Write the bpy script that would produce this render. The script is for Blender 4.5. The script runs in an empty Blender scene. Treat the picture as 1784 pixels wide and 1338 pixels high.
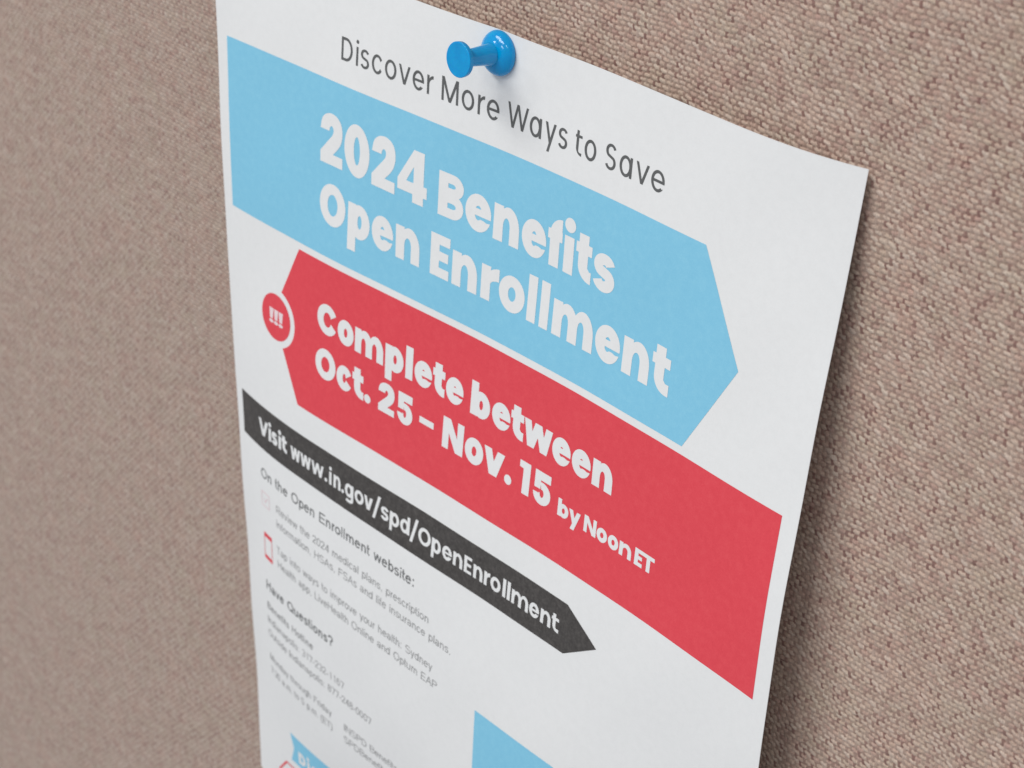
import bpy, math, random
import numpy as np
from mathutils import Vector, Matrix
from mathutils.geometry import delaunay_2d_cdt

random.seed(7); rng = np.random.default_rng(7)
scn = bpy.context.scene
COL = scn.collection
IN = 0.0254
PI = math.pi

# ------------------------------------------------------------------ camera
Rv = np.array([0.42335592, 0.81592494, 0.24439906])
Tv = np.array([-0.33522871, -0.09432264, 21.32895443])
FPX = 3767.95
th = np.linalg.norm(Rv); k = Rv / th
K = np.array([[0, -k[2], k[1]], [k[2], 0, -k[0]], [-k[1], k[0], 0]])
R = np.eye(3) + math.sin(th) * K + (1 - math.cos(th)) * K @ K
M = np.array([[1, 0, 0], [0, 0, 1], [0, -1, 0]], float)       # page axes -> world axes
pos = M @ (-R.T @ Tv) * IN
right, up, back = M @ R[0], -(M @ R[1]), -(M @ R[2])
cam = bpy.data.cameras.new('camera'); camo = bpy.data.objects.new('camera', cam); COL.objects.link(camo)
camo.matrix_world = Matrix(((right[0], up[0], back[0], pos[0]), (right[1], up[1], back[1], pos[1]),
                            (right[2], up[2], back[2], pos[2]), (0, 0, 0, 1)))
cam.sensor_fit = 'HORIZONTAL'; cam.sensor_width = 36.0
cam.lens = FPX / 1784 * 36.0
cam.clip_start = 0.02; cam.clip_end = 60
cam.dof.use_dof = True
cam.dof.focus_distance = 19.3 * IN
cam.dof.aperture_fstop = 31.0
cam.dof.aperture_blades = 0
scn.camera = camo

# ------------------------------------------------------------------ light and exposure
world = bpy.data.worlds.new('World'); scn.world = world; world.use_nodes = True
bg = world.node_tree.nodes['Background']
bg.inputs[0].default_value = (0.93, 0.95, 1.0, 1); bg.inputs[1].default_value = 0.44
scn.view_settings.view_transform = 'Standard'; scn.view_settings.look = 'None'
scn.view_settings.exposure = -0.11; scn.view_settings.gamma = 1.0


def area(name, loc, target, sx, sy, power, color=(1, 0.975, 0.94)):
    l = bpy.data.lights.new(name, 'AREA'); l.shape = 'RECTANGLE'; l.size = sx; l.size_y = sy
    l.energy = power; l.color = color
    o = bpy.data.objects.new(name, l); COL.objects.link(o); o.location = loc
    d = Vector(target) - Vector(loc)
    o.rotation_euler = d.to_track_quat('-Z', 'Y').to_euler()
    return o


# ceiling panels of the office, about 1.3 m above the pin board's centre
for (x, y, p, sx, sy) in ((-0.75, -1.05, 17.5, 1.0, 0.45), (-0.1, -1.4, 18.5, 0.9, 0.45), (1.1, -1.3, 7.5, 0.6, 0.3), (-1.9, -2.6, 18.0, 0.6, 0.3), (0.4, -3.0, 16.0, 0.6, 0.3)):
    area('ceiling_panel', (x, y, 1.45), (x, y, 0), sx, sy, p)

scn.cycles.max_bounces = 6


# ------------------------------------------------------------------ the sheet's shape
CO = np.array([-0.07590672, -0.03098801, -0.00833979, 0.11383915, -0.06641912, -0.03016983, -0.00029781, -0.02603838,
               -0.09791127, -0.05238085, 0.0075409, 0.00976925, 0.01869686, 0.02100693, -0.02969306, -0.00420784,
               -0.02053752, 0.00544752, -0.00277266, 0.00133647, 0.02933257])
IJ = [(i, j) for i in range(6) for j in range(5) if 2 <= i + j <= 6]


def wall_h(u, v):
    return -0.515 + 0.028 * u + 0.005 * v


def sheet_h(u, v):
    """how far the curled sheet stands from the page plane, in inches"""
    x = (u - 4.25) / 4.25; y = (v - 4.5) / 5
    T = [1 + 0 * x, x, 2 * x * x - 1, 4 * x**3 - 3 * x, 8 * x**4 - 8 * x * x + 1, 16 * x**5 - 20 * x**3 + 5 * x]
    U = [1 + 0 * y, y, 2 * y * y - 1, 4 * y**3 - 3 * y, 8 * y**4 - 8 * y * y + 1]
    z = sum(c * T[i] * U[j] for c, (i, j) in zip(CO, IJ))
    z = z + 0.0035 * (np.sin(1.9 * u + 1.1 * v + .7 * np.sin(1.3 * v)) + np.sin(3.1 * v - 1.4 * u + 1.2 * np.sin(u)) + .6 * np.sin(4.3 * u + 3.9 * v))
    r2 = (u - 4.25)**2 + (v - 0.212)**2                         # the pin pulls the sheet in a little
    z = z - 0.014 * np.exp(-r2 / 0.09) - 0.010 * np.exp(-((u - 4.25) / 0.22)**2) * np.exp(-np.abs(v - 0.2) / 0.55)
    w = wall_h(u, v) + 0.024
    d = z - w; s = 0.002
    return w + 0.5 * (d + np.sqrt(d * d + s * s))              # never behind the board


def page(u, v, lift=0.0):
    u = np.asarray(u, float); v = np.asarray(v, float)
    z = sheet_h(u, v) + lift
    return np.stack([(u - 4.25) * IN, -z * IN, -(v - 3.5) * IN], -1)


def wallp(u, v, lift=0.0):
    z = wall_h(u, v) + lift
    return np.stack([(u - 4.25) * IN, -z * IN, -(v - 3.5) * IN], -1)


# ------------------------------------------------------------------ materials
def new_mat(name):
    m = bpy.data.materials.new(name); m.use_nodes = True
    nt = m.node_tree; b = nt.nodes['Principled BSDF']
    return m, nt, b


def node(nt, t, **kw):
    n = nt.nodes.new(t)
    for a, b in kw.items():
        setattr(n, a, b)
    return n


def math_node(nt, op, a, b=None, c=None):
    n = nt.nodes.new('ShaderNodeMath'); n.operation = op
    for i, s in enumerate((a, b, c)):
        if s is None:
            continue
        if isinstance(s, (int, float)):
            n.inputs[i].default_value = s
        else:
            nt.links.new(s, n.inputs[i])
    return n.outputs[0]


def mix(nt, f, a, b, mode='MIX'):
    n = nt.nodes.new('ShaderNodeMix'); n.data_type = 'RGBA'; n.blend_type = mode
    for s, i in ((f, 0), (a, 6), (b, 7)):
        if isinstance(s, (int, float)):
            n.inputs[i].default_value = s
        elif isinstance(s, tuple):
            n.inputs[i].default_value = (*s, 1)
        else:
            nt.links.new(s, n.inputs[i])
    return n.outputs[2]


def noise(nt, scale, detail=2.0, rough=0.5, vec=None, dist=0.0):
    n = nt.nodes.new('ShaderNodeTexNoise'); n.inputs['Scale'].default_value = scale
    n.inputs['Detail'].default_value = detail; n.inputs['Roughness'].default_value = rough
    n.inputs['Distortion'].default_value = dist
    if vec is not None:
        nt.links.new(vec, n.inputs['Vector'])
    return n


def ramp(nt, fac, stops):
    n = nt.nodes.new('ShaderNodeValToRGB'); e = n.color_ramp.elements
    e[0].position, e[0].color = stops[0][0], (*stops[0][1], 1)
    e[1].position, e[1].color = stops[-1][0], (*stops[-1][1], 1)
    for p, c in stops[1:-1]:
        x = e.new(p); x.color = (*c, 1)
    nt.links.new(fac, n.inputs[0])
    return n.outputs[0]


def print_mat(name, base, light, dark, grain=2600, rough=0.62, amount=1.0, blotch=520):
    """paper or toner: a base colour with the fine mottle of laser print"""
    m, nt, b = new_mat(name)
    tc = nt.nodes.new('ShaderNodeTexCoord')
    g = noise(nt, grain, 3, 0.65, tc.outputs['Object'])
    bl = noise(nt, blotch, 4, 0.6, tc.outputs['Object'])
    a = ramp(nt, g.outputs[0], [(0.30, dark), (0.5, base), (0.72, light)])
    c = ramp(nt, bl.outputs[0], [(0.32, dark), (0.5, base), (0.68, light)])
    col = mix(nt, 0.45, a, c)
    col = mix(nt, amount * 0.75, base, col)
    nt.links.new(col, b.inputs['Base Color'])
    b.inputs['Roughness'].default_value = rough
    b.inputs['Specular IOR Level'].default_value = 0.28
    bp = nt.nodes.new('ShaderNodeBump'); bp.inputs['Strength'].default_value = 0.12; bp.inputs['Distance'].default_value = 0.0001
    fib = noise(nt, 1900, 4, 0.7, tc.outputs['Object'])
    nt.links.new(fib.outputs[0], bp.inputs['Height']); nt.links.new(bp.outputs[0], b.inputs['Normal'])
    return m


M_PAPER = print_mat('paper_white', (0.80, 0.815, 0.825), (0.83, 0.845, 0.855), (0.765, 0.78, 0.79), rough=0.7)
M_BLUE = print_mat('toner_light_blue', (0.235, 0.585, 0.80), (0.28, 0.635, 0.83), (0.21, 0.55, 0.77))
M_RED = print_mat('toner_red', (0.755, 0.068, 0.092), (0.79, 0.095, 0.115), (0.70, 0.056, 0.078))
M_BLACK = print_mat('toner_charcoal', (0.066, 0.062, 0.060), (0.125, 0.115, 0.11), (0.036, 0.031, 0.030), grain=1500)
M_GREY = print_mat('toner_grey_text', (0.115, 0.120, 0.122), (0.16, 0.165, 0.17), (0.085, 0.088, 0.09))
M_GREY2 = print_mat('toner_small_text', (0.31, 0.315, 0.32), (0.36, 0.365, 0.37), (0.26, 0.265, 0.27))
M_GREY3 = print_mat('toner_heading_text', (0.175, 0.18, 0.185), (0.22, 0.225, 0.23), (0.14, 0.145, 0.15))
M_PINK = print_mat('toner_pink_line', (0.78, 0.62, 0.65), (0.8, 0.68, 0.70), (0.76, 0.56, 0.60))
M_ROSE = print_mat('toner_rose', (0.83, 0.70, 0.73), (0.86, 0.76, 0.78), (0.8, 0.62, 0.66))


def pin_mat():
    m, nt, b = new_mat('blue_plastic')
    tc = nt.nodes.new('ShaderNodeTexCoord')
    n = noise(nt, 420, 3, 0.5, tc.outputs['Object'])
    c = ramp(nt, n.outputs[0], [(0.3, (0.0, 0.285, 0.640)), (0.7, (0.0, 0.335, 0.700))])
    nt.links.new(c, b.inputs['Base Color'])
    b.inputs['Roughness'].default_value = 0.13; b.inputs['Specular IOR Level'].default_value = 0.42
    b.inputs['Subsurface Weight'].default_value = 0.35
    b.inputs['Subsurface Radius'].default_value = (0.1, 0.5, 1.0)
    b.inputs['Subsurface Scale'].default_value = 0.0012
    bp = nt.nodes.new('ShaderNodeBump'); bp.inputs['Strength'].default_value = 0.25; bp.inputs['Distance'].default_value = 0.0002
    n2 = noise(nt, 700, 2, 0.5, tc.outputs['Object'])
    nt.links.new(n2.outputs[0], bp.inputs['Height']); nt.links.new(bp.outputs[0], b.inputs['Normal'])
    return m


M_PIN = pin_mat()
M_STEEL, _nt, _b = new_mat('steel'); _b.inputs['Metallic'].default_value = 1; _b.inputs['Base Color'].default_value = (.6, .6, .62, 1); _b.inputs['Roughness'].default_value = .25


def fabric_mat(name, bump):
    """woven office-panel cloth: UV counts threads, so every crossing gets its own yarn tint"""
    m, nt, b = new_mat(name)
    uv = nt.nodes.new('ShaderNodeUVMap'); uv.uv_map = 'threads'
    tc = nt.nodes.new('ShaderNodeTexCoord')
    vec = uv.outputs[0]
    if bump:                                     # the far cloth: bend the threads a little in the shader
        dn = noise(nt, 0.35, 2, 0.5, vec)
        sub = node(nt, 'ShaderNodeVectorMath', operation='SUBTRACT'); nt.links.new(dn.outputs['Color'], sub.inputs[0]); sub.inputs[1].default_value = (.5, .5, .5)
        mad = node(nt, 'ShaderNodeVectorMath', operation='MULTIPLY_ADD'); nt.links.new(sub.outputs[0], mad.inputs[0]); mad.inputs[1].default_value = (1.1, 1.1, 0); nt.links.new(vec, mad.inputs[2])
        vec = mad.outputs[0]
    sep = nt.nodes.new('ShaderNodeSeparateXYZ'); nt.links.new(vec, sep.inputs[0])
    a, bb = sep.outputs[0], sep.outputs[1]
    fa, fb = math_node(nt, 'FLOOR', a), math_node(nt, 'FLOOR', bb)
    par = math_node(nt, 'MODULO', math_node(nt, 'ADD', math_node(nt, 'ADD', fa, fb), 4000), 2)
    com = nt.nodes.new('ShaderNodeCombineXYZ'); nt.links.new(fa, com.inputs[0]); nt.links.new(fb, com.inputs[1])
    if bump:
        wn = node(nt, 'ShaderNodeTexWhiteNoise', noise_dimensions='3D'); nt.links.new(com.outputs[0], wn.inputs[0])
        rnd, typ = wn.outputs[0], par
    else:
        at = nt.nodes.new('ShaderNodeAttribute'); at.attribute_name = 'yarn'
        sc = nt.nodes.new('ShaderNodeSeparateColor'); nt.links.new(at.outputs['Color'], sc.inputs[0])
        rnd, typ = sc.outputs[0], sc.outputs[1]
    weft = ramp(nt, rnd, [(0.0, (0.405, 0.300, 0.265)), (0.3, (0.455, 0.375, 0.315)), (0.8, (0.475, 0.405, 0.35)), (1.0, (0.52, 0.46, 0.405))])
    warp = ramp(nt, rnd, [(0.0, (0.215, 0.135, 0.12)), (0.3, (0.305, 0.225, 0.195)), (0.7, (0.35, 0.275, 0.235)), (1.0, (0.40, 0.33, 0.29))])
    c = mix(nt, typ if not bump else math_node(nt, 'MULTIPLY', typ, 0.55), weft, warp)
    st = node(nt, 'ShaderNodeVectorMath', operation='MULTIPLY'); nt.links.new(vec, st.inputs[0]); st.inputs[1].default_value = (0.07, 0.9, 1)
    slub = noise(nt, 1.0, 3, 0.6, st.outputs[0])
    c = mix(nt, 0.6, c, ramp(nt, slub.outputs[0], [(0.3, (0.80, 0.77, 0.76)), (0.5, (0.96, 0.95, 0.94)), (0.72, (1.12, 1.11, 1.08))]), 'MULTIPLY')
    tint = noise(nt, 120, 3, 0.55, tc.outputs['Object'])
    c = mix(nt, 0.5, c, ramp(nt, tint.outputs[0], [(0.3, (0.98, 0.88, 0.86)), (0.5, (0.93, 0.93, 0.93)), (0.7, (0.90, 0.96, 0.90))]), 'MULTIPLY')
    fib = noise(nt, 5200, 3, 0.7, tc.outputs['Object'])
    c = mix(nt, 0.5, c, ramp(nt, fib.outputs[0], [(0.35, (0.35, 0.25, 0.2)), (0.65, (1, 0.92, 0.84))]), 'OVERLAY')
    c = mix(nt, 1.0, c, (0.845, 0.85, 0.89) if bump else (0.955, 0.958, 0.99), 'MULTIPLY')
    nt.links.new(c, b.inputs['Base Color'])
    b.inputs['Roughness'].default_value = 0.9; b.inputs['Specular IOR Level'].default_value = 0.15
    b.inputs['Sheen Weight'].default_value = 0.15; b.inputs['Sheen Roughness'].default_value = 0.5
    if bump:
        ca = math_node(nt, 'SUBTRACT', math_node(nt, 'FRACT', a), 0.5); cb = math_node(nt, 'SUBTRACT', math_node(nt, 'FRACT', bb), 0.5)
        ra = math_node(nt, 'SUBTRACT', 1.0, math_node(nt, 'MULTIPLY', math_node(nt, 'MULTIPLY', ca, ca), 4.0))
        rb = math_node(nt, 'SUBTRACT', 1.0, math_node(nt, 'MULTIPLY', math_node(nt, 'MULTIPLY', cb, cb), 4.0))
        h = math_node(nt, 'MULTIPLY', math_node(nt, 'ADD', math_node(nt, 'MULTIPLY', ra, 0.3), 0.7), rb)
        h = math_node(nt, 'MULTIPLY', h, math_node(nt, 'SUBTRACT', 1.25, math_node(nt, 'MULTIPLY', par, 0.5)))
        h = math_node(nt, 'ADD', h, math_node(nt, 'MULTIPLY', fib.outputs[0], 0.5))
        bp = nt.nodes.new('ShaderNodeBump'); bp.inputs['Strength'].default_value = 0.6; bp.inputs['Distance'].default_value = 0.00028
        nt.links.new(h, bp.inputs['Height']); nt.links.new(bp.outputs[0], b.inputs['Normal'])
    else:
        bp = nt.nodes.new('ShaderNodeBump'); bp.inputs['Strength'].default_value = 0.5; bp.inputs['Distance'].default_value = 0.00015
        nt.links.new(fib.outputs[0], bp.inputs['Height']); nt.links.new(bp.outputs[0], b.inputs['Normal'])
    return m


M_CLOTH_NEAR = fabric_mat('woven_panel_cloth', False)
M_CLOTH_FAR = fabric_mat('woven_panel_cloth_far', True)


# ------------------------------------------------------------------ mesh helpers
def link(name, me, mat, parent=None, smooth=True, label=None):
    o = bpy.data.objects.new(name, me); COL.objects.link(o)
    if mat:
        me.materials.append(mat)
    if smooth:
        me.shade_smooth()
    if parent:
        o.parent = parent
        o.matrix_parent_inverse = Matrix.Identity(4)
        o.location = -parent_world(parent)
    if label:
        o['label'] = label
    return o


def parent_world(p):
    v = Vector((0, 0, 0))
    while p is not None:
        v += p.location; p = p.parent
    return v


def grid_mesh(name, P, uv=None, uvname='threads', keep=None):
    """P: (rows, cols, 3); keep: mask of the quads to build"""
    nr, nc = P.shape[:2]
    me = bpy.data.meshes.new(name)
    idx = np.arange(nr * nc).reshape(nr, nc)
    q = np.stack([idx[:-1, :-1], idx[1:, :-1], idx[1:, 1:], idx[:-1, 1:]], -1).reshape(-1, 4)
    if keep is not None:
        q = q[keep.reshape(-1)]
    me.vertices.add(nr * nc); me.vertices.foreach_set('co', P.reshape(-1).astype(np.float32))
    me.loops.add(q.size); me.loops.foreach_set('vertex_index', q.reshape(-1).astype(np.int32))
    me.polygons.add(len(q)); me.polygons.foreach_set('loop_start', np.arange(0, q.size, 4, dtype=np.int32))
    me.polygons.foreach_set('loop_total', np.full(len(q), 4, dtype=np.int32))
    me.update(calc_edges=True)
    if uv is not None:
        l = me.uv_layers.new(name=uvname)
        l.data.foreach_set('uv', uv.reshape(-1, 2)[q.reshape(-1)].reshape(-1).astype(np.float32))
    me.validate()
    return me


def ell(cx, cy, rx, ry, a0=0, a1=360, n=36):
    full = abs(a1 - a0) >= 360
    m = n if full else max(6, int(n * abs(a1 - a0) / 360))
    return [(cx + rx * math.cos(math.radians(a0 + (a1 - a0) * t / m)), cy + ry * math.sin(math.radians(a0 + (a1 - a0) * t / m)))
            for t in range(m if full else m + 1)]


def rect(x0, y0, x1, y1):
    return [(x0, y0), (x1, y0), (x1, y1), (x0, y1)]


def stroke(pts, s, sv):
    """ribbon round a centre line; s = thickness of its vertical runs, sv = of its horizontal runs"""
    L, Rr = [], []
    for i, (x, y) in enumerate(pts):
        a = pts[max(0, i - 1)]; b = pts[min(len(pts) - 1, i + 1)]
        dx, dy = b[0] - a[0], b[1] - a[1]; d = math.hypot(dx, dy); dx /= d; dy /= d
        t = math.sqrt((s * dy)**2 + (sv * dx)**2) / 2
        L.append((x - dy * t, y + dx * t)); Rr.append((x + dy * t, y - dx * t))
    return L + Rr[::-1]


def spline(p, n=5):
    """smooth open curve through the points"""
    out = []
    for i in range(len(p) - 1):
        a, b, c, d = p[max(i - 1, 0)], p[i], p[i + 1], p[min(i + 2, len(p) - 1)]
        for t in range(n):
            t = t / n
            out.append(tuple(.5 * ((2 * b[q]) + (c[q] - a[q]) * t + (2 * a[q] - 5 * b[q] + 4 * c[q] - d[q]) * t * t + (3 * b[q] - a[q] - 3 * c[q] + d[q]) * t**3) for q in (0, 1)))
    return out + [p[-1]]


def cdt(ops, step=0.1):
    """ops: [('+'|'-', polygon)] in inches; returns vertices and triangles of the union / difference"""
    vs, fs, sg = [], [], []
    for s, p in ops:
        if sum(p[i - 1][0] * p[i][1] - p[i][0] * p[i - 1][1] for i in range(len(p))) < 0:
            p = p[::-1]
        q = []
        for i in range(len(p)):
            a, b = p[i], p[(i + 1) % len(p)]; d = math.hypot(b[0] - a[0], b[1] - a[1]); m = max(1, math.ceil(d / step))
            q += [(a[0] + (b[0] - a[0]) * t / m, a[1] + (b[1] - a[1]) * t / m) for t in range(m)]
        p = q
        fs.append(list(range(len(vs), len(vs) + len(p)))); vs += [Vector(q) for q in p]; sg.append(s == '+')
    xs = [v.x for v in vs]; ys = [v.y for v in vs]
    x = math.floor(min(xs) / step) * step + step * 0.513
    while x < max(xs):
        y = math.floor(min(ys) / step) * step + step * 0.487
        while y < max(ys):
            vs.append(Vector((x, y))); y += step
        x += step
    ov, oe, of, _, _, orf = delaunay_2d_cdt(vs, [], fs, 1, 1e-6)
    tri = []
    for f, src in zip(of, orf):
        if src and sg[max(src)]:
            tri.append(list(f))
    used = sorted({i for t in tri for i in t}); mp = {i: n for n, i in enumerate(used)}
    return [(ov[i].x, ov[i].y) for i in used], [[mp[i] for i in t] for t in tri]


def decal(name, verts, tris, mat, lift, parent, label=None):
    v = np.array(verts)
    P = page(v[:, 0], v[:, 1], lift)
    me = bpy.data.meshes.new(name)
    # page v runs down, so flip the winding to face the viewer
    out = []
    for t in tris:
        a, b, c = (P[i] for i in t[:3])
        n = np.cross(b - a, c - a)
        out.append(t if n[1] < 0 else t[::-1])
    me.from_pydata([tuple(p) for p in P], [], out); me.update()
    return link(name, me, mat, parent, True, label)


# ------------------------------------------------------------------ alphabet: geometric sans drawn from strokes
XH, ASC, DSC = 0.805, 1.06, -0.36


def glyph(ch, w, s, xh=XH, asc=ASC, dsc=DSC):
    """box 0..w, cap height 1, stem s -> ops"""
    sv = s * 0.90 if s > 0.2 else s * 0.95
    ov = 0.014
    o = []
    A = lambda p: o.append(('+', p)); D = lambda p: o.append(('-', p))

    def ring(x0, x1, y0, y1, t=1.0, n=44):
        cx, cy, rx, ry = (x0 + x1) / 2, (y0 + y1) / 2, (x1 - x0) / 2, (y1 - y0) / 2
        A(ell(cx, cy, rx, ry, n=n)); D(ell(cx, cy, max(rx - s * t, rx * .2), max(ry - sv * t, ry * .2), n=n))
        return cx, cy, rx, ry

    def ccut(cx, cy, rx, ry, ang, ang2=None):
        a = math.radians(ang); b = math.radians(ang2 if ang2 is not None else ang)
        D([(cx + .1 * rx, cy), (cx + .1 * rx + 2 * rx * math.cos(b), cy - 2 * ry * math.sin(b)), (cx + 3 * rx, cy), (cx + .1 * rx + 2 * rx * math.cos(a), cy + 2 * ry * math.sin(a))])

    def arch(x0, x1, top, join=0.45):
        """n-shaped arch whose left leg is the stem at x0..x0+s"""
        ry = min(0.46, (x1 - x0) * 0.62); xa = x0 + s * join
        cy = top + ov - ry
        A(ell((xa + x1) / 2, cy, (x1 - xa) / 2, ry, 0, 180, 44))
        A(rect(x1 - s, 0, x1, cy)); A(rect(x0 + s * .9, cy - .12, x1 - s * .9, cy))
        xi0, xi1 = x0 + s, x1 - s
        D(ell((xi0 + xi1) / 2, cy, (xi1 - xi0) / 2, ry - sv, 0, 180, 36) ); D(rect(xi0, -.1, xi1, cy + .0005))

    if ch in 'oO0':
        h = {'o': xh, 'O': 1, '0': 1}[ch]; ring(0, w, -ov, h + ov, 1.0, 60)
    elif ch in 'cC':
        h = xh if ch == 'c' else 1
        g = ring(0, w * (1.03 if ch == 'C' else 1.03), -ov, h + ov)
        ccut(*g, 33 if s > .2 else 38); D(rect(w, -1, w + 1, 2))
    elif ch == 'e':
        cx, cy, rx, ry = ring(0, w, -ov, xh + ov)
        bt = sv * (0.62 if s > .2 else 0.9); yb = xh * (0.425 if s > .2 else 0.435)
        slit = 0.075 if s > .2 else 0.16
        A([(s * .5, yb), (w * .985, yb), (w * .985, yb + bt), (s * .5, yb + bt)])
        D([(w * .55, yb), (w * 1.1, yb), (w * 1.1, yb - slit * .75), (w * .83, yb - slit * 1.25), (w * .70, yb - slit * .9), (w * .55, yb - slit * .9)])
        # rounded outer side again where the bar meets the bowl
    elif ch in 'nh':
        arch(0, w, xh); A(rect(0, 0, s, xh if ch == 'n' else asc))
    elif ch == 'm':
        mid = (w - s) / 2
        arch(0, mid + s, xh); arch_ops = list(o); o.clear()
        arch(mid, w, xh); second = list(o); o.clear()
        # keep the first hollow open after the second arch is drawn
        o += second + arch_ops
        A(rect(0, 0, s, xh)); A(rect(mid, 0, mid + s, xh - .3)); A(rect(w - s, 0, w, xh - .4))
    elif ch == 'r':
        ry = 0.42; cx = w * 1.02; xa = s * .45
        A(ell(cx, xh + ov - ry, cx - xa, ry, 90, 180, 48) + [(cx, xh + ov - ry)])
        D(ell(cx, xh + ov - ry, cx - s, ry - sv * 1.15, 85, 180, 48) + [(cx + .2, xh + ov - ry)])
        D(rect(w, -1, w + 2, 2)); D(rect(s, -1, w + .5, xh + ov - ry + .001)); A(rect(0, 0, s, xh))
    elif ch in 'pb':
        g = ring(s * .22, w, -ov, xh + ov)
        A(rect(0, dsc if ch == 'p' else 0, s, xh if ch == 'p' else asc))
        o.append(('-', rect(-1, -2, -0.001, 2)))
    elif ch in 'dag':
        ring(0, w - s * .22, -ov, xh + ov)
        if ch == 'g':
            g0 = dsc * .98
            A(rect(w - s, g0 * .45, w, xh))
            pts = [(w - s / 2, 0.02)] + ell(w * .5, g0 * .36, (w - s) / 2, abs(g0) * .64 - sv / 2, 0, -150, 44)
            A(stroke(pts, s, sv))
        else:
            A(rect(w - s, 0, w, asc if ch == 'd' else xh))
    elif ch in 'il!':
        if ch == 'l':
            A(rect(0, 0, w, asc))
        elif ch == 'i':
            a = (w - s) / 2; A(rect(a, 0, a + s, xh))
            r = s * .56 if s > .2 else s * .66
            A(ell(w / 2, xh + r + (.085 if s > .2 else .13), r, r, n=24))
        else:
            A([(w * .18, .30), (w * .82, .30), (w, 1), (0, 1)]); A(ell(w / 2, .12, w * .5, .12, n=20))
    elif ch == 't':
        th_ = 1.0 if s > .2 else .98; a = w * .16; y1, y0 = xh, xh - sv * .88
        r = min(.36, w - a)
        A(rect(a, r * .9, a + s, th_)); A(rect(0, y0, w * .98, y1))
        A(ell(a + r * 1.05, r, r * 1.05, r, 180, 270, 60) + [(w + .2, 0), (w + .2, sv), (a + s + .06, sv), (a + s, sv + .06), (a + s, r)])
        D(rect(w, -.2, w + 1, sv * 1.6))
    elif ch == 'f':
        a = w * .14; r = w - a
        A(rect(a, 0, a + s, asc - r * .8)); A(rect(0, xh - sv * .88, w, xh))
        A(ell(a + r * .98, asc - .36, r * .98, .36 + ov, 90, 180, 60) + [(a + s, asc - .36), (a + s, asc - sv - .05), (a + s + .05, asc - sv), (w, asc - sv)])
        D(rect(w * .97, asc - .5, w + 1, asc + 1)) if s > .2 else None
        A(rect(0, xh - sv * .88, w, xh))
    elif ch in 'sS':
        h = (xh if ch == 's' else 1) + ov; b0 = -ov
        H0, H1 = b0 + sv / 2, h - sv / 2; mid = (H0 + H1) / 2 + .01; rx = (w - s) / 2; cx = w / 2
        rt = (H1 - mid) / 2; rb = (mid - H0) / 2
        e0 = 14 if s > .2 else 22
        top = ell(cx, mid + rt, rx * .95, rt, e0, 232, 60); bot = ell(cx, mid - rb, rx, rb, 52, -180 + e0, 60)
        A(stroke(top + bot, s * .98, sv * .92))
    elif ch == '2':
        S = lambda pts: [(x * w, y) for x, y in spline(pts)]
        A([(0, 0), (w, 0), (w, .215), (.57 * w, .218)] + S([(.57, .22), (.80, .37), (.95, .52), (1.0, .70), (.94, .87), (.78, .975), (.53, 1.015), (.27, .975), (.08, .86), (0, .66)])
          + [(.41 * w, .66)] + S([(.41, .67), (.435, .735), (.51, .772), (.58, .74), (.595, .67), (.53, .585), (.30, .425), (0, .215)]))
    elif ch == '4':
        x1, x2 = w * .52, w * .885
        if s > .2:
            A([(0, .16), (x1, .16), (x1, 0), (x2, 0), (x2, .16), (w, .16), (w, .378), (x2, .378), (x2, 1), (w * .53, 1), (0, .37)])
            D([(w * .30, .375), (w * .545, .375), (w * .545, .68)])
    elif ch == '5':
        cx, cy, rx, ry = w / 2, .335, w / 2, .335 + ov
        A(ell(cx, cy, rx, ry, n=52)); D(ell(cx, cy, rx - s * .95, ry - sv * .86, n=44))
        D([(cx - .0, cy + .02), (-.2, cy - .04), (-.2, cy + .5), (cx * .6, cy + .5)])
        D(rect(-.2, cy - .02, s * .8, .72))
        A(rect(w * .05, .42, w * .05 + s * .86, 1)); A(rect(w * .05, 1 - sv, w * .96, 1))
        D([(0, .42), (w * .05 + s, .40), (w * .05 + s * .9, .455), (0, .455)])
    elif ch == '1':
        A(rect(w - s, 0, w, 1)); A([(0, 1), (w - s * .9, 1), (w - s * .9, .77), (0, .79)])
    elif ch == 'B':
        A(rect(0, 0, w * .5, 1)); A(ell(w * .56, .735, w * .42, .265, n=44)); A(ell(w * .56, .285, w * .44, .285, n=44))
        r1 = .265 - sv * .84; r2 = .285 - sv * .88
        D(rect(s, .735 - r1, w * .56, .735 + r1)); D(ell(w * .54, .735, max(w * .42 - s * .8, .05), r1, -90, 90, 40))
        D(rect(s, .285 - r2, w * .58, .285 + r2)); D(ell(w * .56, .285, max(w * .44 - s * .8, .05), r2, -90, 90, 40))
    elif ch == 'D':
        A(rect(0, 0, w * .45, 1)); A(ell(w * .42, .5, w * .58, .5, -90, 90, 60))
        D(rect(s, sv, w * .42, 1 - sv)); D(ell(w * .42, .5, w * .58 - s, .5 - sv, -90, 90, 60))
    elif ch == 'E':
        t = sv * .9
        A(rect(0, 0, s, 1)); A(rect(0, 0, w * .98, t)); A(rect(0, 1 - t, w, 1)); A(rect(0, .5 - t * .46, w * .93, .5 + t * .50))
    elif ch == 'T':
        A(rect(0, 1 - sv * .9, w, 1)); A(rect(w / 2 - s / 2, 0, w / 2 + s / 2, 1))
    elif ch == 'N':
        A(rect(0, 0, s * .92, 1)); A(rect(w - s * .92, 0, w, 1)); A([(0, 1), (s * 1.08, 1), (w, 0), (w - s * 1.08, 0)])
    elif ch == 'M':
        m = w / 2
        A(rect(0, 0, s, 1)); A(rect(w - s, 0, w, 1)); A([(0, 1), (s * 1.15, 1), (m + s * .55, .0), (m - s * .55, 0)]); A([(w, 1), (w - s * 1.15, 1), (m - s * .55, 0), (m + s * .55, 0)])
    elif ch in 'vV':
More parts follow.
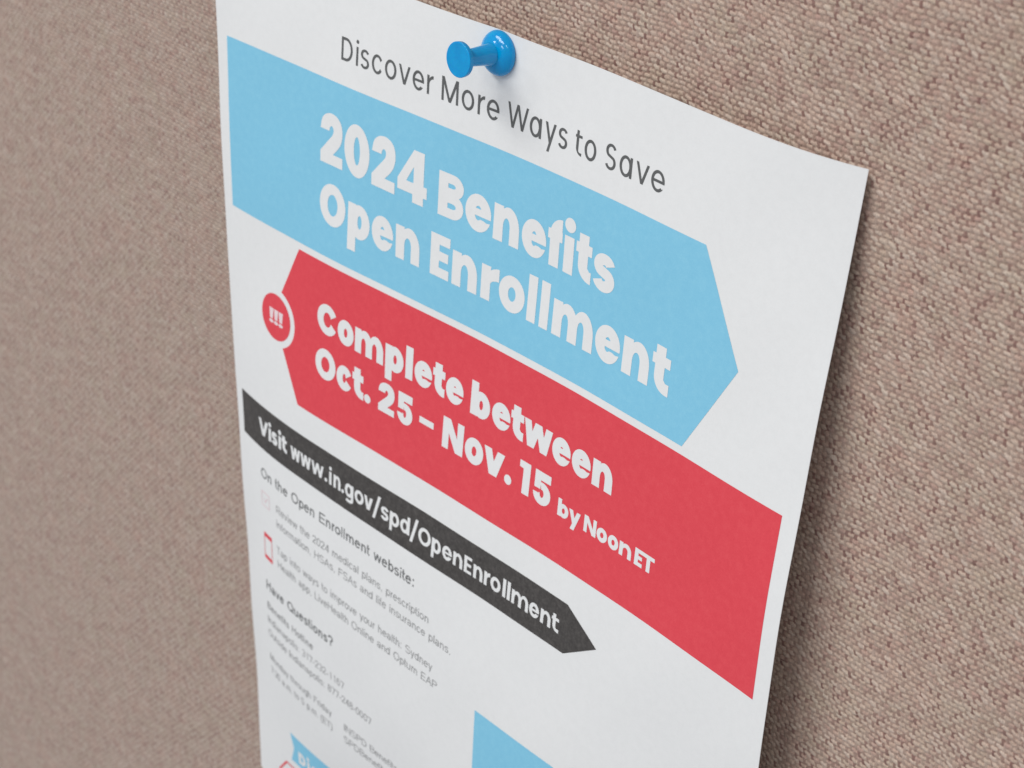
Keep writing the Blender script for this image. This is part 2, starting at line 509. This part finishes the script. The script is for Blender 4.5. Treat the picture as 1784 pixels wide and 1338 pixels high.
        h = xh if ch == 'v' else 1; q = s * (1.06 if s > .2 else 1.0); m = w / 2
        A([(0, h), (q, h), (m + q * .52, 0), (m - q * .52, 0)]); A([(w, h), (w - q, h), (m - q * .52, 0), (m + q * .52, 0)])
    elif ch in 'wW':
        h = xh if ch == 'w' else 1; q = s * (.93 if s > .2 else .95); m = w / 2; a = w * .27
        A([(0, h), (q, h), (a + q * .5, 0), (a - q * .5, 0)]); A([(m - q * .5, h), (m + q * .5, h), (a + q * .5, 0), (a - q * .5, 0)])
        A([(w, h), (w - q, h), (w - a - q * .5, 0), (w - a + q * .5, 0)]); A([(m + q * .5, h), (m - q * .5, h), (w - a - q * .5, 0), (w - a + q * .5, 0)])
    elif ch == 'y':
        q = s * (1.06 if s > .2 else 1.0); m = w * .5
        A([(0, xh), (q, xh), (m + q * .5, 0.02), (m - q * .35, -.06)])
        xb = w * .20 if s > .2 else w * .24
        A([(w, xh), (w - q, xh), (xb, dsc), (xb + q, dsc)])
    elif ch == '.':
        A(ell(w / 2, w * .48, w / 2, w * .5, n=24))
    elif ch == '-':
        A(rect(0, .36, w, .36 + .205))
    elif ch == '/':
        q = s
        A([(0, -.26), (q, -.26), (w, 1.22), (w - q, 1.22)])
    return o


def lettering(runs, mat, lift, parent, label, cap, stem, base, **kw):
    """runs: (char, u left, u right[, baseline]) -> one mesh"""
    V, F = [], []
    for r in runs:
        ch, u0, u1 = r[:3]; b = r[3] if len(r) > 3 and r[3] else base; c = r[4] if len(r) > 4 else cap
        st = stem / c * (r[5] if len(r) > 5 else 1)
        ops = glyph(ch, (u1 - u0) / c, st, **kw)
        ops = [(s, [(u0 + x * c, b - y * c) for x, y in p]) for s, p in ops]
        v, f = cdt(ops)
        n = len(V); V += v; F += [[i + n for i in t] for t in f]
    return decal('lettering', V, F, mat, lift, parent, label)


ADV = dict(a=556, b=556, c=500, d=556, e=556, f=278, g=556, h=556, i=222, k=500, l=222, m=833, n=556, o=556, p=556, r=333, s=500,
           t=278, u=556, v=500, w=722, y=500, A=667, B=667, E=667, F=611, H=722, I=278, L=556, M=833, N=722, O=778, P=667, Q=778,
           R=722, S=667, T=611, D=722)
for _c in '0123456789?':
    ADV[_c] = 556
for _c, _w in {' ': 350, '.': 278, ',': 278, ':': 278, '(': 333, ')': 333, '-': 333}.items():
    ADV[_c] = _w


def body_glyph(ch, w, s):
    """the plainer grotesque of the body copy"""
    o = []; A = lambda p: o.append(('+', p)); D = lambda p: o.append(('-', p)); sv = s * .92; ov = .014; xh = .725
    mid = (w - s) / 2

    def arc(cx, cy, rx, ry, a0, a1, n=36):
        A(stroke(ell(cx, cy, rx - s / 2, ry - sv / 2, a0, a1, n), s, sv))
    if ch in 'bcdefghilmnoprstvwyBDEMNST24V5':
        if ch == 'e':
            arc(w / 2, xh / 2, w / 2, xh / 2 + ov, 0, 325); A(rect(s * .6, xh * .46, w - s * .2, xh * .46 + sv))
        elif ch == '2':
            A(stroke(ell(w / 2, .72, mid, .28 - sv / 2, 175, -25, 36) + [(s * .7, sv)], s, sv)); A(rect(0, 0, w, sv))
        elif ch == '4':
            A(rect(w * .64, 0, w * .64 + s, 1)); A(rect(0, .23, w, .23 + sv)); A([(0, .23), (s, .26), (w * .64 + s, 1), (w * .64 - s * .2, 1)])
        else:
            return glyph(ch, w, s, xh, 1.0, -.29)
    elif ch == 'a':
        arc(w * .46, xh * .29, w * .46, xh * .29 + ov, 0, 360); A(rect(w - s * 1.1, 0, w - s * .1, xh * .7))
        arc(w * .48, xh * .70, w * .48 - s * .05, xh * .30 + ov, 0, 165)
    elif ch == 'k':
        A(rect(0, 0, s, 1)); A([(s, .2), (s, .38), (w * .75, xh), (w, xh)]); A([(w * .3, .42), (w * .5, .5), (w, 0), (w * .78, 0)])
    elif ch == 'u':
        A(rect(w - s, 0, w, xh)); A(rect(0, .3, s, xh)); arc(w / 2, .3, w / 2, .3 + ov, 180, 360)
    elif ch in '0OQ':
        arc(w / 2, .5, w / 2, .5 + ov, 0, 360, 44)
        if ch == 'Q':
            A([(w * .55, .22), (w * .66, .30), (w * 1.02, 0), (w * .9, -.08)])
    elif ch == 'I':
        A(rect(0, 0, w, 1))
    elif ch == 'H':
        A(rect(0, 0, s, 1)); A(rect(w - s, 0, w, 1)); A(rect(0, .48, w, .48 + sv))
    elif ch == 'L':
        A(rect(0, 0, s, 1)); A(rect(0, 0, w, sv))
    elif ch == 'A':
        A([(0, 0), (s, 0), (w / 2 + s * .5, 1), (w / 2 - s * .5, 1)]); A([(w, 0), (w - s, 0), (w / 2 - s * .5, 1), (w / 2 + s * .5, 1)]); A(rect(w * .2, .28, w * .8, .28 + sv))
    elif ch in 'PRF':
        A(rect(0, 0, s, 1))
        if ch == 'F':
            A(rect(0, 1 - sv, w, 1)); A(rect(0, .48, w * .88, .48 + sv))
        else:
            A(rect(0, 1 - sv, w * .55, 1)); A(rect(0, .43, w * .55, .43 + sv)); arc(w * .55, .715, w * .45, .285, -90, 90)
            if ch == 'R':
                A([(w * .45, .45), (w * .65, .45), (w, 0), (w - s * 1.2, 0)])
    elif ch in '1':
        A(rect(w * .55, 0, w * .55 + s, 1)); A([(w * .55 + s, 1), (w * .55, 1), (w * .15, .72), (w * .15, .86 - s)])
    elif ch == '3':
        arc(w / 2, .735, w / 2, .265 + ov, 160, -90); arc(w / 2, .27, w / 2, .27 + ov, 90, -160)
    elif ch == '6':
        arc(w / 2, .33, w / 2, .33 + ov, 0, 360); A(stroke(ell(w * .56, .5, w * .56 - s / 2, .5 - sv / 2, 60, 180, 30), s, sv))
    elif ch == '7':
        A(rect(0, 1 - sv, w, 1)); A([(w * .28, 0), (w * .28 + s, 0), (w, 1 - sv), (w - s, 1 - sv)])
    elif ch == '8':
        arc(w / 2, .75, w * .45, .25 + ov, 0, 360); arc(w / 2, .28, w / 2, .28 + ov, 0, 360)
    elif ch == '?':
        A(stroke(ell(w / 2, .75, mid, .25, 175, -50, 30) + [(w / 2, .4), (w / 2, .27)], s, sv)); A(rect(w / 2 - s / 2, 0, w / 2 + s / 2, sv * 1.1))
    elif ch in '.:,':
        A(rect(0, 0, s * 1.05, s * 1.1))
        if ch == ':':
            A(rect(0, xh - s * 1.1, s * 1.05, xh))
        if ch == ',':
            A([(s * .5, 0), (s * 1.05, 0), (s * .4, -.18), (0.02, -.18)])
    elif ch in '()':
        p = ell(w + .25 if ch == '(' else -.25, .4, w + .18, .68, 180 - 62 if ch == '(' else 62, 180 + 62 if ch == '(' else -62, 20)
        A(stroke(p, s, sv))
    elif ch == '-':
        A(rect(0, .30, w, .30 + sv))
    return o


def textline(text, u0, u1, base, cap, mat, lift, parent, label=None, bold=0.0):
    st = (.128 + bold)                                              # stem in cap heights
    total = sum(ADV[c] for c in text) - 130
    k_ = (u1 - u0) / cap / total                                    # cap heights per font unit, so the line fills its measure
    V, F, x = [], [], -65.0
    for ch in text:
        adv = ADV[ch]
        if ch != ' ':
            lb = 70 if ch in 'bhiklmnprBDEFHILMNPR' else 90 if ch in '.:,' else 35
            rb_ = 65 if ch in 'dhilmnuHIMNaq' else 30
            if ch in 'vwyAVTt':
                lb = rb_ = 12
            if ch in 'il':
                lb = rb_ = 66
            w = max((adv - lb - rb_) * k_, .08)
            ops = body_glyph(ch, w, min(st, w))
            ops = [(g, [(u0 + ((x + lb) * k_ + px) * cap, base - py * cap) for px, py in p]) for g, p in ops]
            v, f = cdt(ops); n = len(V); V += v; F += [[i + n for i in t] for t in f]
        x += adv
    return decal('lettering', V, F, mat, lift, parent, label)


def shape(name, ops, mat, lift, parent, label=None, step=0.1):
    v, f = cdt(ops, step)
    return decal(name, v, f, mat, lift, parent, label)


# ------------------------------------------------------------------ the cloth wall
P_, PV_ = 0.048, 0.048                                          # thread spacing in inches, across and down


def thread_uv(u, v):
    """bent thread counts"""
    a = u / P_ ; b = v / PV_
    a = a + .35 * np.sin(v * 1.7 + .6 * np.sin(u * .9)) + .20 * np.sin(v * 6.1 + u * 2.2) + .10 * np.sin(v * 13.7 - u * 5.0) + .06 * np.sin(v * 31.0 + 3 * np.sin(u * 7))
    b = b + .40 * np.sin(u * 1.3 + .8 * np.sin(v * .7)) + .20 * np.sin(u * 5.3 - v * 2.7) + .10 * np.sin(u * 15.1 + v * 4.0) + .06 * np.sin(u * 29.0 + 3 * np.sin(v * 6))
    return a, b


def hashn(i, j, s=0.0):
    x = np.sin(i * 127.1 + j * 311.7 + s * 74.7) * 43758.5453
    return x - np.floor(x)


def cloth_height(a, b):
    """plain weave: fat pale cross threads floating over thinner, darker upright ones"""
    i, j = np.floor(a), np.floor(b)
    fa, fb = a - i - .5, b - j - .5
    best = np.full(a.shape, -9.0); rnd = np.zeros(a.shape); typ = np.zeros(a.shape); rn2 = np.zeros(a.shape)
    for di in (-1, 0, 1):                                      # cross-thread floats reach over their neighbours' cells
        for dj in (-1, 0, 1):
            I, J = i + di, j + dj
            x, y = fa - di, fb - dj
            over = (I + J) % 2 == 0
            r1, r2, r3 = hashn(I, J, 1), hashn(I, J, 2), hashn(I, J, 5)
            x = x - .20 * (r2 - .5); y = y - .17 * (r3 - .5) - (.10 + .2 * (r1 - .5)) * x
            wx, wy = .82 + .22 * (r1 - .5), .435 + .12 * (r2 - .5)
            q = 1 - (np.abs(x) / wx)**2.2 - (np.abs(y) / wy)**2.2
            h = np.where(over, .30 + .55 * np.clip(q, 0, 1)**.6 + .24 * (r3 - .5), .0)
            h = np.where(over & (q > 0), h, -9)
            m = h > best
            best = np.where(m, h, best); rnd = np.where(m, r1, rnd); typ = np.where(m, 0.0, typ); rn2 = np.where(m, r2, rn2)
            x, y = fa - di, fb - dj
            q = 1 - (np.abs(x) / .47)**2 - (np.abs(y) / .85)**2
            h = np.where(~over & (q > 0), .24 + .36 * np.clip(q, 0, 1)**.6 + .24 * (r2 - .5), -9)
            m = h > best
            best = np.where(m, h, best); rnd = np.where(m, r3, rnd); typ = np.where(m, 1.0, typ); rn2 = np.where(m, r1, rn2)
    return np.maximum(best, 0.02), rnd, typ, rn2


def cloth_patch(u0, u1, v0, v1, name):
    n = 6
    us = np.arange(u0, u1 + 1e-6, P_ / n); vs = np.arange(v0, v1 + 1e-6, PV_ / n)
    U, V = np.meshgrid(us, vs)
    a, b = thread_uv(U, V)
    h, r, t, r2 = cloth_height(a, b)
    keep = ~((U[:-1, :-1] < 7.7) & (V[:-1, :-1] > 0.8))           # nothing is ever seen deep behind the sheet
    me = grid_mesh(name, wallp(U, V, h * 0.0205 - 0.013), np.stack([a, b], -1), keep=keep)
    at = me.color_attributes.new('yarn', 'FLOAT_COLOR', 'POINT')   # which thread lies on top here, and its own tint number
    at.data.foreach_set('color', np.stack([r, t, r2, np.ones_like(r)], -1).reshape(-1).astype(np.float32))
    return me


us = np.linspace(-16, 24, 81); vs = np.linspace(-14, 26, 81)
U, V = np.meshgrid(us, vs)
a, b = thread_uv(U, V)
wall_back = grid_mesh('cloth_wall', wallp(U, V, -0.012), np.stack([U / P_, V / PV_], -1))
wall = link('cloth_wall', wall_back, M_CLOTH_FAR); wall['kind'] = 'structure'
cp = link('cloth_weave', cloth_patch(2.6, 12.0, -2.5, 6.7, 'cloth_weave'), M_CLOTH_NEAR, wall); cp['kind'] = 'stuff'

# loose fibres standing off the cloth
V, F = [], []
for _ in range(650):
    u, v = rng.uniform(7.9, 12.2), rng.uniform(-2.4, 6.7)
    if rng.random() < .3:
        u, v = rng.uniform(3, 11), rng.uniform(-2.4, -.05)
    L = rng.uniform(.03, .13); ang = rng.uniform(0, 2 * PI); bend = rng.uniform(-2.5, 2.5); hh = rng.uniform(.004, .02); n = len(V)
    for t in range(6):
        q = t / 5; w_ = .0013 * (1 - .5 * q)
        for e in range(3):
            V.append(tuple(wallp(u + w_ * math.cos(e * 2.09), v + w_ * math.sin(e * 2.09), .008 + hh * math.sin(PI * min(1, q * .9)) + w_ * (e == 1))))
        if t:
            a_ = n + 3 * (t - 1); b_ = a_ + 3
            F += [(a_ + e, a_ + (e + 1) % 3, b_ + (e + 1) % 3, b_ + e) for e in range(3)]
        u += L / 5 * math.cos(ang); v += L / 5 * math.sin(ang); ang += bend / 5
me = bpy.data.meshes.new('loose_fibres'); me.from_pydata(V, [], F); me.update()
M_LINT, _nt, _b = new_mat('lint'); _b.inputs['Base Color'].default_value = (.58, .52, .46, 1); _b.inputs['Roughness'].default_value = .9
lf = link('loose_fibres', me, M_LINT, wall); lf['kind'] = 'stuff'

# ------------------------------------------------------------------ the flyer
flyer = bpy.data.objects.new('flyer', None); COL.objects.link(flyer)
flyer.location = tuple(page(4.25, 11.0)); flyer['label'] = 'white printed benefits enrollment flyer pinned to the brown cloth wall'
flyer['category'] = 'flyer'
us = np.linspace(0, 8.5, 103); vs = np.linspace(0, 11, 133)
U, V = np.meshgrid(us, vs)
sheet = link('sheet', grid_mesh('sheet', page(U, V)), M_PAPER, flyer)
so = sheet.modifiers.new('thickness', 'SOLIDIFY'); so.thickness = 0.00014; so.offset = -1
es = sheet.modifiers.new('crisp edges', 'EDGE_SPLIT'); es.split_angle = math.radians(35)

L1, L2, L3, L4 = 0.0016, 0.0032, 0.0048, 0.0064
# heading above the banners
lettering([('D', 2.046, 2.217), ('i', 2.263, 2.312), ('s', 2.339, 2.468), ('c', 2.509, 2.663), ('o', 2.701, 2.865), ('v', 2.898, 3.063), ('e', 3.096, 3.257), ('r', 3.300, 3.388),
           ('M', 3.506, 3.738), ('o', 3.785, 3.953), ('r', 4.003, 4.093), ('e', 4.123, 4.287),
           ('W', 4.395, 4.668), ('a', 4.690, 4.844), ('y', 4.891, 5.034), ('s', 5.066, 5.188),
           ('t', 5.290, 5.378), ('o', 5.415, 5.567), ('S', 5.686, 5.823), ('a', 5.872, 6.033), ('v', 6.080, 6.249), ('e', 6.280, 6.451)],
          M_GREY, L1, flyer, 'dark grey light-weight heading line', 0.240, 0.0305, 0.871)

# blue banner
bb = shape('banner', [('+', [(0.164, 1.13), (7.027, 1.13), (7.579, 2.105), (7.027, 3.073), (0.164, 3.073)])], M_BLUE, L1, flyer, 'light blue banner ending in a point')
lettering([('2', 1.745, 2.095), ('0', 2.126, 2.516), ('2', 2.553, 2.905), ('4', 2.945, 3.366)], M_PAPER, L2, bb, 'large white numerals on the blue banner', 0.552, 0.148, 2.038)
lettering([('B', 3.526, 3.874), ('e', 3.901, 4.256), ('n', 4.292, 4.644), ('e', 4.682, 5.012), ('f', 5.032, 5.224), ('i', 5.252, 5.386), ('t', 5.415, 5.634), ('s', 5.659, 5.953)],
          M_PAPER, L2, bb, 'large white word on the blue banner', 0.458, 0.130, 2.038)
lettering([('O', 1.749, 2.163), ('p', 2.206, 2.546), ('e', 2.579, 2.901), ('n', 2.941, 3.293), ('E', 3.453, 3.728), ('n', 3.769, 4.123), ('r', 4.178, 4.422),
           ('o', 4.427, 4.784), ('l', 4.824, 4.945), ('l', 5.001, 5.121), ('m', 5.180, 5.736), ('e', 5.770, 6.105), ('n', 6.146, 6.503), ('t', 6.535, 6.776)],
          M_PAPER, L2, bb, 'second line of white words on the blue banner', 0.450, 0.127, 2.697)

# red banner with the round badge let into its left point
rb = shape('banner', [('+', [(1.405, 3.153), (8.316, 3.153), (8.316, 5.017), (1.405, 5.017), (0.93, 4.085)]),
                      ('-', ell(0.981, 4.120, 0.352, 0.352, n=72))], M_RED, L1, flyer, 'red banner with a notched left point')
lettering([('C', 1.737, 2.064), ('o', 2.083, 2.349), ('m', 2.372, 2.828), ('p', 2.860, 3.139), ('l', 3.171, 3.278), ('e', 3.306, 3.567), ('t', 3.577, 3.760), ('e', 3.778, 4.037),
           ('b', 4.148, 4.431), ('e', 4.463, 4.729), ('t', 4.736, 4.925), ('w', 4.929, 5.338), ('e', 5.346, 5.610), ('e', 5.631, 5.895), ('n', 5.923, 6.200)],
          M_PAPER, L2, rb, 'first line of white words on the red banner', 0.348, 0.104, 3.970)
lettering([('O', 1.717, 2.064), ('c', 2.085, 2.335), ('t', 2.347, 2.529), ('.', 2.541, 2.643), ('2', 2.768, 3.022), ('5', 3.070, 3.310), ('-', 3.420, 3.642),
           ('N', 3.780, 4.091), ('o', 4.119, 4.391), ('v', 4.397, 4.702), ('.', 4.720, 4.826), ('1', 4.924, 5.084), ('5', 5.141, 5.390)],
          M_PAPER, L2, rb, 'second line of white words on the red banner', 0.348, 0.102, 4.502)
lettering([('b', 5.504, 5.656), ('y', 5.661, 5.826), ('N', 5.879, 6.053), ('o', 6.063, 6.210), ('o', 6.225, 6.371), ('n', 6.387, 6.556), ('E', 6.602, 6.712), ('T', 6.711, 6.872)],
          M_PAPER, L2, rb, 'smaller white words at the end of the red banner', 0.178, 0.050, 4.500)
bd = shape('badge', [('+', ell(0.981, 4.120, 0.274, 0.274, n=60))], M_RED, L1, flyer, 'round red badge with three exclamation marks')
lettering([('!', 0.856, 0.938), ('!', 0.946, 1.028), ('!', 1.036, 1.118)], M_ROSE, L2, bd, 'three pale exclamation marks', 0.180, 0.06, 4.212)

# charcoal web-address banner
kb = shape('banner', [('+', [(0.164, 5.369), (5.791, 5.369), (6.244, 5.645), (5.791, 5.934), (0.164, 5.934)])], M_BLACK, L1, flyer, 'narrow charcoal banner ending in a point')
KS = 0.049
lettering([('V', 0.570, 0.785), ('i', 0.797, 0.853), ('s', 0.865, 0.990), ('i', 1.012, 1.068), ('t', 1.078, 1.185)], M_PAPER, L2, kb, 'bold white first word of the charcoal banner', 0.205, 0.054, 5.748)
lettering([('w', 1.262, 1.445), ('w', 1.453, 1.648), ('w', 1.660, 1.885), ('.', 1.905, 1.953), ('i', 1.984, 2.037), ('n', 2.069, 2.197), ('.', 2.213, 2.261), ('g', 2.276, 2.427),
           ('o', 2.449, 2.606), ('v', 2.611, 2.762), ('/', 2.760, 2.892), ('s', 2.899, 3.029), ('p', 3.047, 3.202), ('d', 3.221, 3.375), ('/', 3.384, 3.507), ('O', 3.517, 3.717),
           ('p', 3.735, 3.882), ('e', 3.906, 4.058), ('n', 4.080, 4.226), ('E', 4.252, 4.368), ('n', 4.397, 4.539), ('r', 4.562, 4.651), ('o', 4.661, 4.816), ('l', 4.849, 4.895),
           ('l', 4.918, 4.964), ('m', 4.988, 5.243), ('e', 5.258, 5.405), ('n', 5.430, 5.580), ('t', 5.592, 5.700)],
          M_PAPER, L2, kb, 'white web address on the charcoal banner', 0.198, 0.043, 5.752)

# body copy
for t, u0, u1, bs, cp_, bo, mt in (
        ('On the Open Enrollment website:', 0.600, 3.503, 6.318, 0.131, 0.035, M_GREY3),
        ('Review the 2024 medical plans, prescription', 0.930, 3.765, 6.641, 0.100, 0, M_GREY2),
        ('information, HSAs, FSAs and life insurance plans.', 0.930, 4.150, 6.833, 0.100, 0, M_GREY2),
        ('Tap into ways to improve your health: Sydney', 0.926, 3.862, 7.193, 0.100, 0, M_GREY2),
        ('Health app, LiveHealth Online and Optum EAP', 0.935, 3.955, 7.386, 0.100, 0, M_GREY2),
        ('Have Questions?', 0.604, 2.075, 7.865, 0.128, 0.06, M_GREY3),
        ('Benefits Hotline', 0.604, 1.660, 8.148, 0.100, 0.055, M_GREY2),
        ('Indianapolis: 317-232-1167', 0.600, 2.270, 8.351, 0.098, 0, M_GREY2),
        ('Outside Indianapolis: 877-248-0007', 0.600, 2.792, 8.547, 0.098, 0, M_GREY2),
        ('Monday through Friday', 0.600, 1.993, 8.905, 0.098, 0, M_GREY2),
        ('7:30 a.m. to 5 p.m. (ET)', 0.600, 2.000, 9.104, 0.098, 0, M_GREY2),
        ('INSPD Benefits', 2.252, 3.250, 8.946, 0.100, 0, M_GREY2),
        ('SPDBenefits', 2.240, 3.050, 9.125, 0.100, 0, M_GREY2)):
    textline(t, u0, u1, bs, cp_, mt, L1, flyer, None, bo)

# two little line icons
shape('icon', [('+', rect(.585, 6.505, .775, 6.700)), ('-', rect(.598, 6.518, .762, 6.687)),
               ('+', [(.635, 6.60), (.648, 6.59), (.672, 6.625), (.722, 6.555), (.734, 6.565), (.674, 6.65)])], M_PINK, L1, flyer, 'faint pink ticked box')
shape('icon', [('+', rect(.603, 7.065, .800, 7.425)), ('-', rect(.615, 7.125, .788, 7.372))], M_RED, L1, flyer, 'small red outlined phone')

# lower blue box and its round tab, mostly below the picture
shape('panel', [('+', rect(4.588, 7.285, 8.316, 9.4)), ('-', ell(6.25, 7.40, .36, .36, n=60))], M_BLUE, L1, flyer, 'blue box near the foot of the flyer')
shape('badge', [('+', ell(6.25, 7.40, .31, .31, n=50))], M_BLUE, L1, flyer, 'round blue badge on the lower blue box')
sb = shape('banner', [('+', [(0.985, 9.784), (3.4, 9.784), (3.4, 10.22), (0.965, 10.22), (1.050, 9.995)])], M_BLUE, L1, flyer, 'small blue banner with a notched end')
lettering([('D', 1.150, 1.305), ('i', 1.335, 1.400), ('s', 1.43, 1.56)], M_PAPER, L2, sb, 'white letters on the small blue banner', 0.180, 0.052, 10.150)
shape('outline', [('+', [(0.82, 10.335), (3.2, 10.335), (3.2, 10.85), (0.82, 10.85), (0.60, 10.6)]), ('-', [(0.84, 10.36), (3.17, 10.36), (3.17, 10.82), (0.84, 10.82), (0.635, 10.6)])], M_RED, L1, flyer, 'thin red outlined banner')

# ------------------------------------------------------------------ the push pin
PU, PV = 4.241, 0.212
base = page(PU, PV, 0.004)
pin = bpy.data.objects.new('push_pin', None); COL.objects.link(pin); pin.location = tuple(base)
pin['label'] = 'glossy blue plastic push pin holding the top of the flyer'; pin['category'] = 'push pin'
axis = Vector((0.0, -1.0, 0.055)).normalized()
rotm = Vector((0, 0, 1)).rotation_difference(axis).to_matrix().to_4x4()


def lathe(name, prof, mat, seg=64):
    prof = [(r * 1.13, h * 1.20) for r, h in prof]
    me = bpy.data.meshes.new(name); V, F = [], []
    for r, h in prof:
        if r < 1e-6:
            V.append((0, 0, h * IN))
        else:
            V += [(r * IN * math.cos(2 * PI * t / seg), r * IN * math.sin(2 * PI * t / seg), h * IN) for t in range(seg)]
    k_ = []; n = 0
    for r, h in prof:
        k_.append((n, r < 1e-6)); n += 1 if r < 1e-6 else seg
    for (a_, pa), (b_, pb) in zip(k_, k_[1:]):
        for t in range(seg):
            t2 = (t + 1) % seg
            if pa and pb:
                continue
            if pa:
                F.append((a_, b_ + t, b_ + t2)[::-1])
            elif pb:
                F.append((a_ + t, a_ + t2, b_))
            else:
                F.append((a_ + t, a_ + t2, b_ + t2, b_ + t))
    me.from_pydata([tuple(rotm @ Vector(v)) for v in V], [], F); me.update()
    me.materials.append(mat); me.shade_smooth()
    o = bpy.data.objects.new(name, me); COL.objects.link(o); o.parent = pin
    return o


def arcp(cx, cy, r, rh, a0, a1, n=8):
    return [(cx + r * math.cos(math.radians(a0 + (a1 - a0) * t / n)), cy + rh * math.sin(math.radians(a0 + (a1 - a0) * t / n))) for t in range(n + 1)]


lathe('collar', [(0, 0), (.165, 0)] + arcp(.172, .018, .016, .018, -90, 0, 5) + arcp(0.0, .020, .190, .104, 5, 60, 14) + [(.086, .112), (0, .112)], M_PIN)
lathe('grip', [(0, .10)] + [(.099, .100), (.094, .118), (.089, .14), (.084, .18), (.078, .24), (.0735, .30), (.072, .34), (.076, .366), (.086, .382), (.098, .390), (.098, .396), (0, .396)], M_PIN)
lathe('cap', [(0, .385), (.095, .386), (.125, .391)] + arcp(.136, .400, .009, .009, -80, 0, 4) + [(.146, .418)] + arcp(.140, .427, .007, .007, 10, 90, 5) + [(.128, .433), (.06, .435), (0, .436)], M_PIN)
lathe('needle', [(0, -.30), (.012, -.25), (.02, -.2), (.02, .02), (0, .02)], M_STEEL, 16)
